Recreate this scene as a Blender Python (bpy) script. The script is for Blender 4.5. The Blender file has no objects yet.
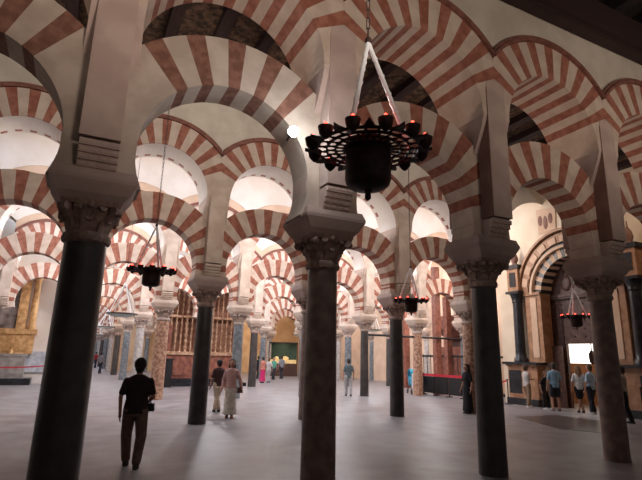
import bpy, bmesh, math, random
from mathutils import Vector, Matrix
random.seed(7)
C = bpy.context.scene.collection
PI = math.pi
S = 2.9285          # spacing of columns along an arcade (x axis)
R = 6.595           # spacing of arcades (y axis)
N0 = 5.858          # distance of the nearest arcade

# ------------------------------------------------------------------ camera
PSI, PITCH, ROLL, FPX, EYE = 0.4590, 0.2345, 0.0246, 486.46, 1.65
right = Vector((math.cos(PSI), -math.sin(PSI), 0)); hor = Vector((math.sin(PSI), math.cos(PSI), 0))
fwd = hor*math.cos(PITCH) + Vector((0, 0, math.sin(PITCH)))
up = -hor*math.sin(PITCH) + Vector((0, 0, math.cos(PITCH)))
rr = right*math.cos(ROLL) + up*math.sin(ROLL); uu = up*math.cos(ROLL) - right*math.sin(ROLL)
cd = bpy.data.cameras.new('camera'); cam = bpy.data.objects.new('camera', cd); C.objects.link(cam)
cam.matrix_world = Matrix(((rr.x, uu.x, -fwd.x, 0), (rr.y, uu.y, -fwd.y, 0), (rr.z, uu.z, -fwd.z, EYE), (0, 0, 0, 1)))
cd.sensor_width = 36; cd.lens = FPX/642*36; cd.clip_end = 300
bpy.context.scene.camera = cam

# ------------------------------------------------------------------ world, exposure, lights
w = bpy.data.worlds.new('world'); bpy.context.scene.world = w; w.use_nodes = True
w.node_tree.nodes['Background'].inputs[0].default_value = (1.0, .85, .80, 1)
w.node_tree.nodes['Background'].inputs[1].default_value = .105
vs = bpy.context.scene.view_settings
vs.view_transform = 'Standard'; vs.look = 'None'; vs.gamma = 1; vs.use_curve_mapping = False; vs.exposure = 0.0

def lamp(kind, loc, target, power, col, **k):
    d = bpy.data.lights.new(kind.lower()+'_lamp', kind); d.energy = power; d.color = col
    for a, b in k.items(): setattr(d, a, b)
    o = bpy.data.objects.new(kind.lower()+'_lamp', d); C.objects.link(o); o.location = loc
    if target: o.rotation_euler = (Vector(target)-Vector(loc)).to_track_quat('-Z', 'Y').to_euler()
    return o
WARM = (1, .83, .70); NEUT = (1, .90, .82); COOL = (.60, .76, 1.0)
# near nave: unseen warm fill lights added beside the viewer for the first arcade
for (u, v, z, tu, p, an) in ((6.5, -.5, 3.8, 7.5, 480, 76), (1.6, -.5, 3.8, 1.2, 800, 80), (11.0, .5, 3.8, 10.5, 300, 76), (-2.5, 0, 3.8, -2.0, 260, 74)):
    lamp('SPOT', (u, v, z), (tu, N0, 7.4), p, WARM, spot_size=math.radians(an), spot_blend=1, shadow_soft_size=.5)
lamp('AREA', (4, -2, 6.5), (4, 7, 3.5), 12, WARM, size=6)
# unseen floods added behind the first arcade to light the second
for u, p in ((-1.5, 250), (1.5, 250), (4.4, 250), (7.3, 200), (10.2, 150)):
    lamp('SPOT', (u, N0+1.0, 7.0), (u, N0+R, 6.6), p, NEUT, spot_size=math.radians(105), spot_blend=.9, shadow_soft_size=.2)
# unseen warm spots added low behind the first arcade to brighten its soffits
for u, tu in ((4.6, 7.6), (7.4, 10.4), (1.7, 4.6), (-1.3, 1.7)):
    lamp('SPOT', (u, N0+2.6, 4.6), (tu, N0+.1, 6.1), 75, (1, .74, .56), spot_size=math.radians(70), spot_blend=.9, shadow_soft_size=.12)
lamp('SPOT', (13.5, 7.5, 7.0), (16.4, 12.5, 4.5), 190, (1, .72, .5), spot_size=math.radians(120), spot_blend=.8, shadow_soft_size=.3)
lamp('SPOT', (13.0, 15.5, 6.6), (16.4, 14.8, 5.0), 230, (1, .82, .66), spot_size=math.radians(130), spot_blend=.8, shadow_soft_size=.3)
# added point fills and roof daylight in the vaulted naves
for i, (p, q, c) in enumerate(((900, 640, (1, .91, .86)), (1500, 560, (.95, .95, 1)), (1100, 560, (.88, .93, 1)), (700, 500, (1, .88, .78)))):
    n = N0 + R*(1.5+i)
    for u in (0, 6, 12, 18):
        lamp('POINT', (u, n, 5.6), None, p*.32, c, shadow_soft_size=.25)
    lamp('AREA', (7, n, 8.6), (7, n+.3, 0), q, COOL, shape='RECTANGLE', size=22, size_y=2.5)
for i in range(6):
    n = N0 + R*(5.5+1.0*i)
    lamp('AREA', (1.5, n, 7.6), (1.5, n, 0), 520, (.78, .84, 1.0), shape='RECTANGLE', size=9, size_y=3)
lamp('AREA', (13, 41, 6.5), (15, 46, 1.5), 420, (1, .76, .5), size=4)

# ------------------------------------------------------------------ materials
MATS = {}
def mat(name, col, col2=None, scale=6, rough=.8, metal=0, bump=0, emit=None, es=0, detail=6, lo=.4, hi=.62, spec=.4, stretch=None):
    if name in MATS: return MATS[name]
    m = bpy.data.materials.new(name); m.use_nodes = True; t = m.node_tree; b = t.nodes['Principled BSDF']
    b.inputs['Roughness'].default_value = rough; b.inputs['Metallic'].default_value = metal
    b.inputs['Specular IOR Level'].default_value = spec
    tc = t.nodes.new('ShaderNodeTexCoord'); nz = t.nodes.new('ShaderNodeTexNoise')
    nz.inputs['Scale'].default_value = scale; nz.inputs['Detail'].default_value = detail
    if stretch:
        mp = t.nodes.new('ShaderNodeMapping'); mp.inputs['Scale'].default_value = stretch
        t.links.new(tc.outputs['Object'], mp.inputs[0]); t.links.new(mp.outputs[0], nz.inputs['Vector'])
    else: t.links.new(tc.outputs['Object'], nz.inputs['Vector'])
    r = t.nodes.new('ShaderNodeValToRGB'); r.color_ramp.elements[0].position = lo; r.color_ramp.elements[1].position = hi
    r.color_ramp.elements[0].color = (*(col2 or [c*.78 for c in col]), 1); r.color_ramp.elements[1].color = (*col, 1)
    t.links.new(nz.outputs['Fac'], r.inputs[0]); t.links.new(r.outputs[0], b.inputs['Base Color'])
    if bump:
        bp = t.nodes.new('ShaderNodeBump'); bp.inputs['Strength'].default_value = bump; bp.inputs['Distance'].default_value = .03
        t.links.new(nz.outputs['Fac'], bp.inputs['Height']); t.links.new(bp.outputs[0], b.inputs['Normal'])
    if emit: b.inputs['Emission Color'].default_value = (*emit, 1); b.inputs['Emission Strength'].default_value = es
    MATS[name] = m; return m
cream = mat('cream stone', (.62, .50, .41), (.52, .40, .32), 3.5, .85, bump=.25)
brick = mat('red brick', (.37, .15, .10), (.27, .095, .062), 7, .85, bump=.4)
dcream = mat('dull cream stone', (.50, .41, .345), (.40, .32, .265), 3, .85, bump=.4)  # duller, darker stone and brick for the two leftmost near lower arches
dbrick = mat('dull brown brick', (.24, .115, .08), (.16, .07, .048), 9, .85, bump=.6)
plaster = mat('arcade plaster', (.60, .53, .44), (.52, .45, .37), 2, .9, bump=.1)
white = mat('white plaster', (.80, .74, .68), (.74, .67, .6), 1.5, .9)
tan = mat('tan plaster', (.66, .47, .34), (.58, .40, .28), 1.5, .9)
mould = mat('brown red moulding', (.25, .10, .075), (.17, .07, .05), 8, .8)
pierm = mat('pink grey pier stone', (.50, .38, .33), (.42, .31, .27), 2.5, .85, bump=.25)
stripm = mat('dusky red and side shade', (.26, .15, .12), (.19, .10, .08), 3, .85, bump=.2)  # colour of urn and shield; also shade tone for pilaster sides
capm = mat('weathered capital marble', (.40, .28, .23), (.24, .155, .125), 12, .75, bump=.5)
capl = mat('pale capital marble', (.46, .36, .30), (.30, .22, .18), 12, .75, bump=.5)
darkcol = mat('black polished marble', (.070, .060, .056), (.045, .038, .036), 4, .34, bump=.05)
browncol = mat('brown veined marble', (.24, .155, .13), (.15, .095, .08), 5, .4, bump=.05)
greycol = mat('grey blue marble', (.20, .21, .22), (.11, .12, .13), 6, .3)
tancol = mat('mottled tan breccia', (.50, .30, .20), (.24, .12, .08), 10, .4)
palecol = mat('pale marble', (.46, .42, .38), (.32, .28, .26), 6, .4)
wood = mat('dark carved wood', (.15, .085, .05), (.035, .018, .010), 8, .7, bump=1.0)
beamm = mat('dark beam wood', (.042, .020, .018), (.026, .012, .011), 4, .7, stretch=(6, .6, 6))
blackwood = mat('near black roof wood', (.02, .012, .010), (.012, .008, .006), 4, .8)  # even near-black tone for the roof timbers
goldm = mat('gilt carving', (.80, .50, .24), (.55, .30, .12), 5, .4, .35, bump=.3)
orange = mat('orange marble', (.42, .23, .13), (.30, .15, .08), 5, .4)
blackm = mat('black marble trim', (.03, .03, .035), (.015, .015, .018), 6, .3)
redwood = mat('red choir wood', (.30, .11, .07), (.18, .06, .04), 5, .5)
doorm = mat('dark door wood', (.10, .048, .038), (.055, .025, .02), 8, .5, bump=.6)
iron = mat('dark bronze', (.040, .014, .011), (.020, .008, .007), 10, .55, .3)
redglow = mat('red glass lamp', (.5, .02, .02), None, 4, .3, emit=(1, .05, .03), es=9)
strap = mat('polished white metal strap', (.92, .94, .96), (.85, .87, .9), 6, .35, 0)
chainm = mat('iron chain', (.12, .08, .07), (.06, .04, .035), 8, .5, .5)
dishm = mat('pale green glass dish', (.62, .70, .62), (.5, .58, .5), 5, .2)
blackp = mat('black painted metal', (.012, .011, .012), None, 5, .5)
redb = mat('red barrier belt', (.55, .02, .04), None, 5, .6)
skin = mat('skin', (.42, .22, .15), (.36, .18, .12), 8, .6)

def floor_mat():
    m = bpy.data.materials.new('marble paving'); m.use_nodes = True; t = m.node_tree; b = t.nodes['Principled BSDF']
    tc = t.nodes.new('ShaderNodeTexCoord')
    br = t.nodes.new('ShaderNodeTexBrick'); br.inputs['Scale'].default_value = 1.0
    br.inputs['Color1'].default_value = (.25, .228, .232, 1); br.inputs['Color2'].default_value = (.215, .192, .194, 1)
    br.inputs['Mortar'].default_value = (.22, .18, .165, 1); br.inputs['Mortar Size'].default_value = .008
    br.inputs['Brick Width'].default_value = 1.35; br.inputs['Row Height'].default_value = .75
    t.links.new(tc.outputs['Object'], br.inputs['Vector'])
    nz = t.nodes.new('ShaderNodeTexNoise'); nz.inputs['Scale'].default_value = 1.7; nz.inputs['Detail'].default_value = 8
    t.links.new(tc.outputs['Object'], nz.inputs['Vector'])
    r = t.nodes.new('ShaderNodeValToRGB'); r.color_ramp.elements[0].position = .36; r.color_ramp.elements[1].position = .6
    r.color_ramp.elements[0].color = (.66, .62, .61, 1); r.color_ramp.elements[1].color = (1, 1, 1, 1)
    t.links.new(nz.outputs['Fac'], r.inputs[0])
    mx = t.nodes.new('ShaderNodeMix'); mx.data_type = 'RGBA'; mx.blend_type = 'MULTIPLY'; mx.inputs[0].default_value = 1
    t.links.new(br.outputs['Color'], mx.inputs[6]); t.links.new(r.outputs[0], mx.inputs[7]); t.links.new(mx.outputs[2], b.inputs['Base Color'])
    rg = t.nodes.new('ShaderNodeMapRange'); rg.inputs[3].default_value = .36; rg.inputs[4].default_value = .52
    t.links.new(nz.outputs['Fac'], rg.inputs[0]); t.links.new(rg.outputs[0], b.inputs['Roughness'])
    b.inputs['Specular IOR Level'].default_value = .5
    bp = t.nodes.new('ShaderNodeBump'); bp.inputs['Strength'].default_value = .03; bp.inputs['Distance'].default_value = .008
    t.links.new(nz.outputs['Fac'], bp.inputs['Height']); t.links.new(bp.outputs[0], b.inputs['Normal'])
    return m
floorm = floor_mat()

# ------------------------------------------------------------------ mesh helpers
class MB:
    def __init__(s): s.v = []; s.f = []; s.m = []
    def quad(s, a, b, c, d, m=0):
        i = len(s.v); s.v += [a, b, c, d]; s.f.append((i, i+1, i+2, i+3)); s.m.append(m)
    def box(s, x0, x1, y0, y1, z0, z1, m=0):
        s.hexa([(x0, y0, z0), (x1, y0, z0), (x1, y1, z0), (x0, y1, z0)], [(x0, y0, z1), (x1, y0, z1), (x1, y1, z1), (x0, y1, z1)], m)
    def hexa(s, lo, hi, m=0):
        i = len(s.v); n = len(lo); s.v += list(lo)+list(hi)
        s.f.append(tuple(i+k for k in reversed(range(n)))); s.m.append(m)
        s.f.append(tuple(i+n+k for k in range(n))); s.m.append(m)
        for k in range(n):
            j = (k+1) % n; s.f.append((i+k, i+j, i+n+j, i+n+k)); s.m.append(m)
    def frustum(s, a, b, z0, z1, m=0):   # a, b = (half x, half y)
        q = lambda h, z: [(-h[0], -h[1], z), (h[0], -h[1], z), (h[0], h[1], z), (-h[0], h[1], z)]
        s.hexa(q(a, z0), q(b, z1), m)
    def lathe(s, prof, n=20, c=(0, 0, 0), m=0, cap=True):
        i = len(s.v)
        for r, z in prof:
            for k in range(n):
                a = 2*PI*k/n; s.v.append((c[0]+r*math.cos(a), c[1]+r*math.sin(a), c[2]+z))
        for j in range(len(prof)-1):
            for k in range(n):
                l = (k+1) % n; s.f.append((i+j*n+k, i+j*n+l, i+(j+1)*n+l, i+(j+1)*n+k)); s.m.append(m)
        if cap:
            s.f.append(tuple(i+k for k in reversed(range(n)))); s.m.append(m)
            e = i+(len(prof)-1)*n; s.f.append(tuple(e+k for k in range(n))); s.m.append(m)
    def tube(s, p0, p1, r0, r1=None, n=8, m=0):
        p0 = Vector(p0); p1 = Vector(p1); r1 = r0 if r1 is None else r1
        d = (p1-p0).normalized(); a = d.orthogonal().normalized(); b = d.cross(a); i = len(s.v)
        for p, r in ((p0, r0), (p1, r1)):
            for k in range(n):
                t = 2*PI*k/n; s.v.append(tuple(p+a*(r*math.cos(t))+b*(r*math.sin(t))))
        for k in range(n):
            l = (k+1) % n; s.f.append((i+k, i+l, i+n+l, i+n+k)); s.m.append(m)
        s.f.append(tuple(i+k for k in reversed(range(n)))); s.m.append(m); s.f.append(tuple(i+n+k for k in range(n))); s.m.append(m)
    def ball(s, c, r, n=10, k=6, sc=(1, 1, 1), m=0):
        pr = [(max(1e-4, r*math.sin(PI*j/k)), -r*math.cos(PI*j/k)) for j in range(k+1)]
        i = len(s.v); s.lathe(pr, n, (0, 0, 0), m, cap=False)
        for q in range(i, len(s.v)):
            x, y, z = s.v[q]; s.v[q] = (c[0]+x*sc[0], c[1]+y*sc[1], c[2]+z*sc[2])
    def mesh(s, name, mats, smooth=False):
        me = bpy.data.meshes.new(name); me.from_pydata(s.v, [], s.f); me.validate()
        for x in (mats if isinstance(mats, (list, tuple)) else [mats]): me.materials.append(x)
        if len(me.polygons) == len(s.m): me.polygons.foreach_set('material_index', s.m)
        bm = bmesh.new(); bm.from_mesh(me); bmesh.ops.remove_doubles(bm, verts=bm.verts, dist=1e-5)
        bmesh.ops.recalc_face_normals(bm, faces=bm.faces); bm.to_mesh(me); bm.free()
        if smooth:
            me.polygons.foreach_set('use_smooth', [True]*len(me.polygons))
            me.set_sharp_from_angle(angle=math.radians(smooth if smooth is not True else 40))
        me.update(); return me
    def build(s, name, mats, parent=None, smooth=False, **k): return link(name, s.mesh(name, mats, smooth), parent, **k)
def link(name, me, parent=None, loc=None, label=None, cat=None, group=None, kind=None, rz=0):
    o = bpy.data.objects.new(name, me); C.objects.link(o)
    if parent: o.parent = parent
    if loc: o.location = loc
    if rz: o.rotation_euler.z = rz
    if label: o['label'] = label
    if cat: o['category'] = cat
    if group: o['group'] = group
    if kind: o['kind'] = kind
    return o
def thing(name, label, cat, loc=(0, 0, 0), rz=0, group=None): return link(name, None, None, loc, label, cat, group, None, rz)
def struct(name, mb, m, smooth=False): return mb.build(name, m, None, smooth, kind='structure')
ORD = ['leftmost', 'second from left', 'third from left', 'fourth from left', 'fifth from left', 'sixth from left', 'seventh from left', 'eighth from left', 'ninth from left']
ROW = ['', 'nearest', 'second', 'third', 'fourth', 'fifth', 'sixth', 'seventh', 'eighth', 'ninth', 'tenth', 'eleventh', 'twelfth', 'thirteenth']

# ------------------------------------------------------------------ structure
b = MB(); b.box(-14, 34, -8, 104, -.3, 0); struct('floor', b, floorm)
# timber ceiling above the viewer's nave
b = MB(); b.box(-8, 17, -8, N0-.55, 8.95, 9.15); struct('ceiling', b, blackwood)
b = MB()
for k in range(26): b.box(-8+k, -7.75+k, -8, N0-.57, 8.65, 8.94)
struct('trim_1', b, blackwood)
b = MB(); b.box(-8, 16.5, N0-.85, N0-.50, 8.08, 8.62); b.box(-8, 16.5, N0-.72, N0-.50, 7.98, 8.08); struct('trim_2', b, beamm)
# carved timber ceiling of the second nave with its cross beams
b = MB(); b.box(-8, 16.4, N0+.5, N0+R-.5, 8.42, 8.6); struct('ceiling_carved', b, wood)
b = MB()
for k in range(26): b.box(-7.6+k*.95, -7.36+k*.95, N0+.5, N0+R-.5, 8.22, 8.42)
struct('trim_3', b, beamm)
def arcade_wall(name, row, c0, c1, top, m):
    n = N0+R*(row-1); b = MB(); K = 20
    for c in range(c0, c1):
        for k in range(K):
            xa = -S/2+S*k/K; xb = -S/2+S*(k+1)/K
            za = 5.58+math.sqrt(1.88**2-xa*xa); zb = 5.58+math.sqrt(1.88**2-xb*xb); X = S*(c+.5)
            y0 = n-.48; y1 = n+.48
            b.hexa([(X+xa, y0, za), (X+xb, y0, zb), (X+xb, y1, zb), (X+xa, y1, za)], [(X+xa, y0, top), (X+xb, y0, top), (X+xb, y1, top), (X+xa, y1, top)])
    o = struct(name, b, m); return o
def vault(name, row, c0, c1):
    nc = N0+R*(row-.5); hw = R/2-.5; x0 = S*c0; x1 = S*c1; b = MB(); nu = (c1-c0)*12; nn = 16
    def z(u, n):
        a = math.sqrt(max(0, 1-((n-nc)/hw)**2)); t = ((u/S) % 1)-.5
        q = math.sqrt(max(0, 1-(t/.46)**2)) if abs(t) < .46 else 0
        return max(7.0+2.7*a, 5.75+math.sqrt(2.12**2-(t*S)**2))
    P = [[(x0+(x1-x0)*i/nu, nc-hw+2*hw*j/nn, 0) for j in range(nn+1)] for i in range(nu+1)]
    P = [[(x, y, z(x, y)) for (x, y, _) in r] for r in P]
    for i in range(nu):
        for j in range(nn): b.quad(P[i][j], P[i+1][j], P[i+1][j+1], P[i][j+1])
    return struct(name, b, white, 60)
arcs = {1: (-1, 4), 2: (-1, 4), 3: (-1, 6), 4: (-1, 7), 5: (-1, 7), 6: (-1, 7)}
for r_ in range(7, 13): arcs[r_] = (-1, 2)
for r_, (a, c) in arcs.items():
    arcade_wall('wall_arcade_%d' % r_, r_, a, c, 8.3 if r_ == 1 else 8.15 if r_ > 2 else 8.6, plaster if r_ < 3 else tan)
for r_ in range(2, 12):
    a, c = (-3, 8) if r_ < 6 else (-2, 3)
    vault('ceiling_vault_%d' % r_, r_, a, c)
# end wall on the right, with the marble portal opening
WX = 16.4; PC = 11.9
b = MB()
b.box(WX, WX+.6, 13.4, 15.5, 0, 10.2); b.box(WX, WX+.6, 4, 10.4, 0, 10.2); b.box(WX, WX+.6, 10.4, 13.4, 5.75, 10.2)
struct('wall_right', b, mat('warm wall plaster', (.72, .60, .46), (.64, .52, .39), 1.2, .9))
b = MB(); b.box(WX+.6, 34, 15.2, 15.5, 0, 10.2); struct('wall_right_return', b, tan)
b = MB(); b.box(20.5, 20.8, 15.5, 46, 0, 10.2); struct('wall_far_right', b, tan)
b = MB(); b.box(3, 21, 46.0, 46.4, 0, 10.2); struct('wall_back', b, mat('orange back wall', (.62, .44, .28), (.5, .33, .2), 1, .9))  # orange-tan colour for the back wall
b = MB(); b.box(-4, 9, 92, 92.4, 0, 10.2); struct('wall_end', b, white)
b = MB(); b.box(-9, -.75, 28.5, 28.9, 0, 10.2); struct('wall_left', b, white)
b = MB(); b.box(-1.05, -.75, 28.9, 92, 0, 10.2); struct('wall_left_corridor', b, white)
b = MB(); b.box(-9.3, -9, -8, 28.9, 0, 10.2); struct('wall_far_left', b, plaster)

# ------------------------------------------------------------------ columns
def shaft_mesh(r, m, nm):
    b = MB(); b.lathe([(r*1.04, 0), (r*1.04, .05), (r*1.02, .3), (r*1.0, 1.2), (r*.93, 2.78)], 28); return b.mesh(nm, m, 40)
def ring_mesh(r, m):
    b = MB(); b.lathe([(r*.93, 2.78), (r*1.06, 2.80), (r*1.10, 2.84), (r*1.04, 2.88), (r*.95, 2.90)], 28); return b.mesh('neck_ring', m, 40)
def capital_mesh(m):
    b = MB(); b.lathe([(.20, 2.90), (.21, 2.98), (.225, 3.06), (.26, 3.14), (.30, 3.18)], 20)
    for tier, (z0, h, ro) in enumerate(((2.90, .15, .28), (3.00, .16, .33))):
        for k in range(8):
            a = 2*PI*(k+.5*tier)/8; ca, sa = math.cos(a), math.sin(a); wd = .075
            prof = [(.205+.01*tier, z0, wd), (.228+.012*tier, z0+h*.4, wd*1.1), (.25+.03*tier, z0+h*.8, wd), (ro, z0+h, wd*.6), (ro+.005, z0+h-.045, wd*.35)]
            for i in range(4):
                (ra, za, wa), (rb, zb, wb) = prof[i], prof[i+1]
                q = lambda r_, w_, z_: (r_*ca-w_*sa, r_*sa+w_*ca, z_)
                b.hexa([q(ra, -wa, za), q(ra, wa, za), q(ra-.03, wa, za), q(ra-.03, -wa, za)], [q(rb, -wb, zb), q(rb, wb, zb), q(rb-.03, wb, zb), q(rb-.03, -wb, zb)])
    for k in range(4):
        a = PI/4+PI/2*k; ca, sa = math.cos(a), math.sin(a)
        b.tube((.36*ca-.05*sa, .36*sa+.05*ca, 3.13), (.36*ca+.05*sa, .36*sa-.05*ca, 3.13), .05, n=12)
        b.tube((.22*ca, .22*sa, 3.0), (.33*ca, .33*sa, 3.13), .03, .04, n=6)
    for k in range(4):
        a = PI/2*k; b.ball((.29*math.cos(a),   .29*math.sin(a), 3.18), .04, 8, 5)
    b.frustum((.29, .29), (.31, .31), 3.17, 3.22)
    return b.mesh('capital', m, 35)
def block_mesh(m):
    b = MB(); b.frustum((.30, .29), (.36, .35), 3.22, 3.29); b.frustum((.36, .35), (.44, .40), 3.29, 3.42); b.frustum((.44, .40), (.445, .40), 3.42, 3.46); b.frustum((.44, .40), (.41, .36), 3.46, 3.56)
    return b.mesh('impost_block', m)
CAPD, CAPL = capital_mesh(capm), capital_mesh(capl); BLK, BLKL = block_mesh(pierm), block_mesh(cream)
SH = {}
def column(row, c, matl, r, word, pale=False):
    k = (matl.name, r)
    if k not in SH: SH[k] = (shaft_mesh(r, matl, 'shaft'), ring_mesh(r, capl if pale else capm))
    first = {1: -1, 2: -1, 3: -1}.get(row, 0 if row > 3 else -1)
    if row == 1: lab = {-1: '%s column outside the left edge of the nearest row', 0: '%s column with carved capital, leftmost and largest of the nearest row', 1: '%s column directly behind the big hanging lamp, nearest row', 2: '%s column right of the big hanging lamp, beside person in black', 3: '%s column with leafy capital, directly in front of the dark portal door', 4: '%s column beyond the right edge in the nearest row'}[c] % word
    else: lab = '%s column, %s in the %s row of the arcades' % (word, ORD[c-first], ROW[row])
    t = thing('stone_column', lab, 'column', (S*c, N0+R*(row-1), 0), 0, 'columns of the %s row' % ROW[row])
    link('shaft', SH[k][0], t); link('neck_ring', SH[k][1], t); link('capital', CAPL if pale else CAPD, t); link('impost_block', BLKL if pale else BLK, t)
CR = {(1, 0): .232, (1, 1): .215, (1, 2): .205, (1, 3): .205, (2, 1): .21, (2, 3): .205, (3, 4): .185, (3, 2): .20}
CO = {(1, -1): (darkcol, .24, 'black marble'), (1, 0): (darkcol, .235, 'black marble'), (1, 1): (browncol, .255, 'brown marble'), (1, 2): (darkcol, .27, 'black marble'), (1, 3): (browncol, .275, 'brown marble'), (1, 4): (darkcol, .26, 'black marble'),
      (2, -1): (greycol, .25, 'grey marble'), (2, 0): (greycol, .25, 'grey marble'), (2, 1): (darkcol, .25, 'black marble'), (2, 2): (browncol, .25, 'brown marble'), (2, 3): (darkcol, .25, 'black marble'), (2, 4): (tancol, .26, 'tan mottled'),
      (3, 1): (tancol, .27, 'tan mottled'), (3, 2): (greycol, .24, 'grey marble'), (3, 4): (darkcol, .23, 'black marble'), (3, 5): (tancol, .25, 'tan mottled')}
skipcol = {(4, 2), (4, -1), (5, -1), (6, -1)}
colset = [(r_, c) for r_, (a, e) in arcs.items() for c in range(a, e+1) if c >= -1 and (r_, c) not in skipcol and not (r_ > 6 and c < 0)]
for (r_, c) in colset:
    m_, rad, wd = CO.get((r_, c), ((greycol, .24, 'grey marble'), (palecol, .23, 'pale marble'), (darkcol, .24, 'black marble'))[(r_*2+c*5) % 3])
    rad = CR.get((r_, c), rad-.03)
    column(r_, c, m_, rad, wd, r_ > 2 or (r_, c) == (2, 4))

# ------------------------------------------------------------------ piers
def pier_meshes(pm, sm):
    b = MB(); b.frustum((.42, .235), (.385, .235), 3.46, 3.66); b.box(-.385, .385, -.235, .235, 3.66, 4.6)
    b.frustum((.385, .235), (.31, .25), 4.6, 4.95); b.frustum((.31, .25), (.295, .36), 4.95, 5.2); b.frustum((.295, .36), (.288, .45), 5.2, 5.42); b.frustum((.288, .45), (.288, .498), 5.42, 5.58)
    core = b.mesh('pier_core', pm)
    out = [core]
    for s_ in (-1, 1):
        b = MB(); y0, y1 = sorted((s_*.25, s_*.512))
        b.hexa([(-.20, y0, 3.86), (.20, y0, 3.86), (.20, y0, 6.20), (0, y0, 6.30), (-.20, y0, 6.20)], [(-.20, y1, 3.86), (.20, y1, 3.86), (.20, y1, 6.20), (0, y1, 6.30), (-.20, y1, 6.20)], 0)
        if s_ < 0: b.box(-.212, -.201, y0, y1-.01, 3.86, 6.1, 1)  # shade on the left side put into colour as a darker sliver
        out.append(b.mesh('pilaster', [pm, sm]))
        b = MB()
        for i in range(5):
            z = 3.52+i*.07; yy = s_*(.325+i*.033)
            for j in range(4):
                x = -.20+j*.1; b.tube((x+.009, yy, z), (x+.091, yy, z), .038, n=10)
            ya, yb = sorted((s_*.26, s_*(.345+i*.035))); b.box(-.2, .2, ya, yb, z-.035, z+.035)
        out.append(b.mesh('modillion', pm, 40))
    return out
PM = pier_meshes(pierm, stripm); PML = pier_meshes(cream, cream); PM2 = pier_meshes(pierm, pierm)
for (r_, c) in colset+[(4, 2), (4, -1), (5, -1), (6, -1)]:
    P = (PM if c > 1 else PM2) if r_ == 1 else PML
    if r_ == 1: lab = 'pinkish grey stone pier with ribbed corbel above the %s nearest column' % {-1: 'out of frame left', 0: 'leftmost', 1: 'lamp-hidden', 2: 'second from right', 3: 'rightmost', 4: 'out of frame right'}[c]
    else: lab = 'cream stone pier above column, %s in the %s row' % (ORD[c+1], ROW[r_])
    t = thing('masonry_pier', lab, 'pier', (S*c, N0+R*(r_-1), 0), 0, 'piers of the %s row' % ROW[r_])
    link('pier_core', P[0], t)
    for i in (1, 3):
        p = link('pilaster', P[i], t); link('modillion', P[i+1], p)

# ------------------------------------------------------------------ arches
def arch_mesh(name, Rin, Rout, zc, th, T, period, red, lim, clip, dashes=False, mats=None):
    """ring of voussoirs; T = half angle of the whole arch, lim = half angle of the striped part"""
    cuts = {-T, T}
    k = 0
    while True:
        a = k*period-red/2; b_ = k*period+red/2
        if a > lim: break
        for q in (a, b_):
            if q <= lim+red:
                cuts.add(q); cuts.add(-q)
        k += 1
    cuts = sorted(x for x in cuts if abs(x) <= T); ang = []
    for a, b_ in zip(cuts, cuts[1:]):
        n = max(1, round((b_-a)/5))
        ang += [a+(b_-a)*i/n for i in range(n)]
    ang.append(T)
    def isred(a):
        k = round(a/period); return abs(a-k*period) < red/2 and abs(k*period) <= lim
    b = MB()
    def P(a, r_, y):
        s_ = math.sin(math.radians(a)); c_ = math.cos(math.radians(a))
        if abs(s_)*r_ > clip: r_ = clip/abs(s_)
        return (r_*s_, y, zc+r_*c_)
    for a, e in zip(ang, ang[1:]):
        m = 1 if isred((a+e)/2) else 0
        ra = Rin-(.012 if m else 0)*0; y0, y1 = -th/2, th/2
        b.quad(P(a, ra, y0), P(e, ra, y0), P(e, Rout, y0), P(a, Rout, y0), m)
        b.quad(P(a, ra, y1), P(e, ra, y1), P(e, Rout, y1), P(a, Rout, y1), m)
        b.quad(P(a, Rout, y0), P(e, Rout, y0), P(e, Rout, y1), P(a, Rout, y1), m)
        if dashes:
            ys = [(y0, y0+.04, m), (y0+.04, y1-.20, 2), (y1-.20, y1-.08, m if m else 2), (y1-.08, y1, 2)]
            for p, q, mm in ys: b.quad(P(a, ra, p), P(e, ra, p), P(e, ra, q), P(a, ra, q), mm)
        else: b.quad(P(a, ra, y0), P(e, ra, y0), P(e, ra, y1), P(a, ra, y1), m)
    for a in (-T, T): b.quad(P(a, Rin, -th/2), P(a, Rout, -th/2), P(a, Rout, th/2), P(a, Rin, th/2), 0)
    return b.mesh(name, mats or [cream, brick, white])
UP1 = arch_mesh('upper_arch', 1.17, 1.84, 5.58, 1.0, 90, 15, 7.2, 62, S/2)
UP2 = arch_mesh('upper_arch', 1.17, 1.84, 5.58, 1.0, 90, 15, 7.2, 62, S/2, True)
LOA = arch_mesh('lower_arch', 1.09, 1.77, 3.91, .50, 115, 18, 8, 40, S/2-.01, mats=[dcream, dbrick, dcream])
LOB = arch_mesh('lower_arch', 1.08, 1.77, 3.78, .50, 107, 18, 8.5, 95, S/2-.01)
LOC = arch_mesh('lower_arch', 1.08, 1.77, 3.78, .50, 107, 18, 8.5, 76, S/2-.01)
b = MB()
A = [-51+102*i/27 for i in range(28)]
for rad0, rad1, yy in ((1.84, 1.90, .56), (1.90, 1.96, .53)):
    for s_ in (-1, 1):
        for a, e in zip(A, A[1:]):
            def q(t, r_, y):
                x = r_*math.sin(math.radians(t)); x = max(-S/2, min(S/2, x)); return (x, y, 5.58+r_*math.cos(math.radians(t)))
            lo = [q(a, rad0, s_*.47), q(e, rad0, s_*.47), q(e, rad0, s_*yy), q(a, rad0, s_*yy)]
            hi = [q(a, rad1, s_*.47), q(e, rad1, s_*.47), q(e, rad1, s_*yy), q(a, rad1, s_*yy)]
            b.hexa(lo, hi, 0)
MOU = b.mesh('arch_moulding', mould)
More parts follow.
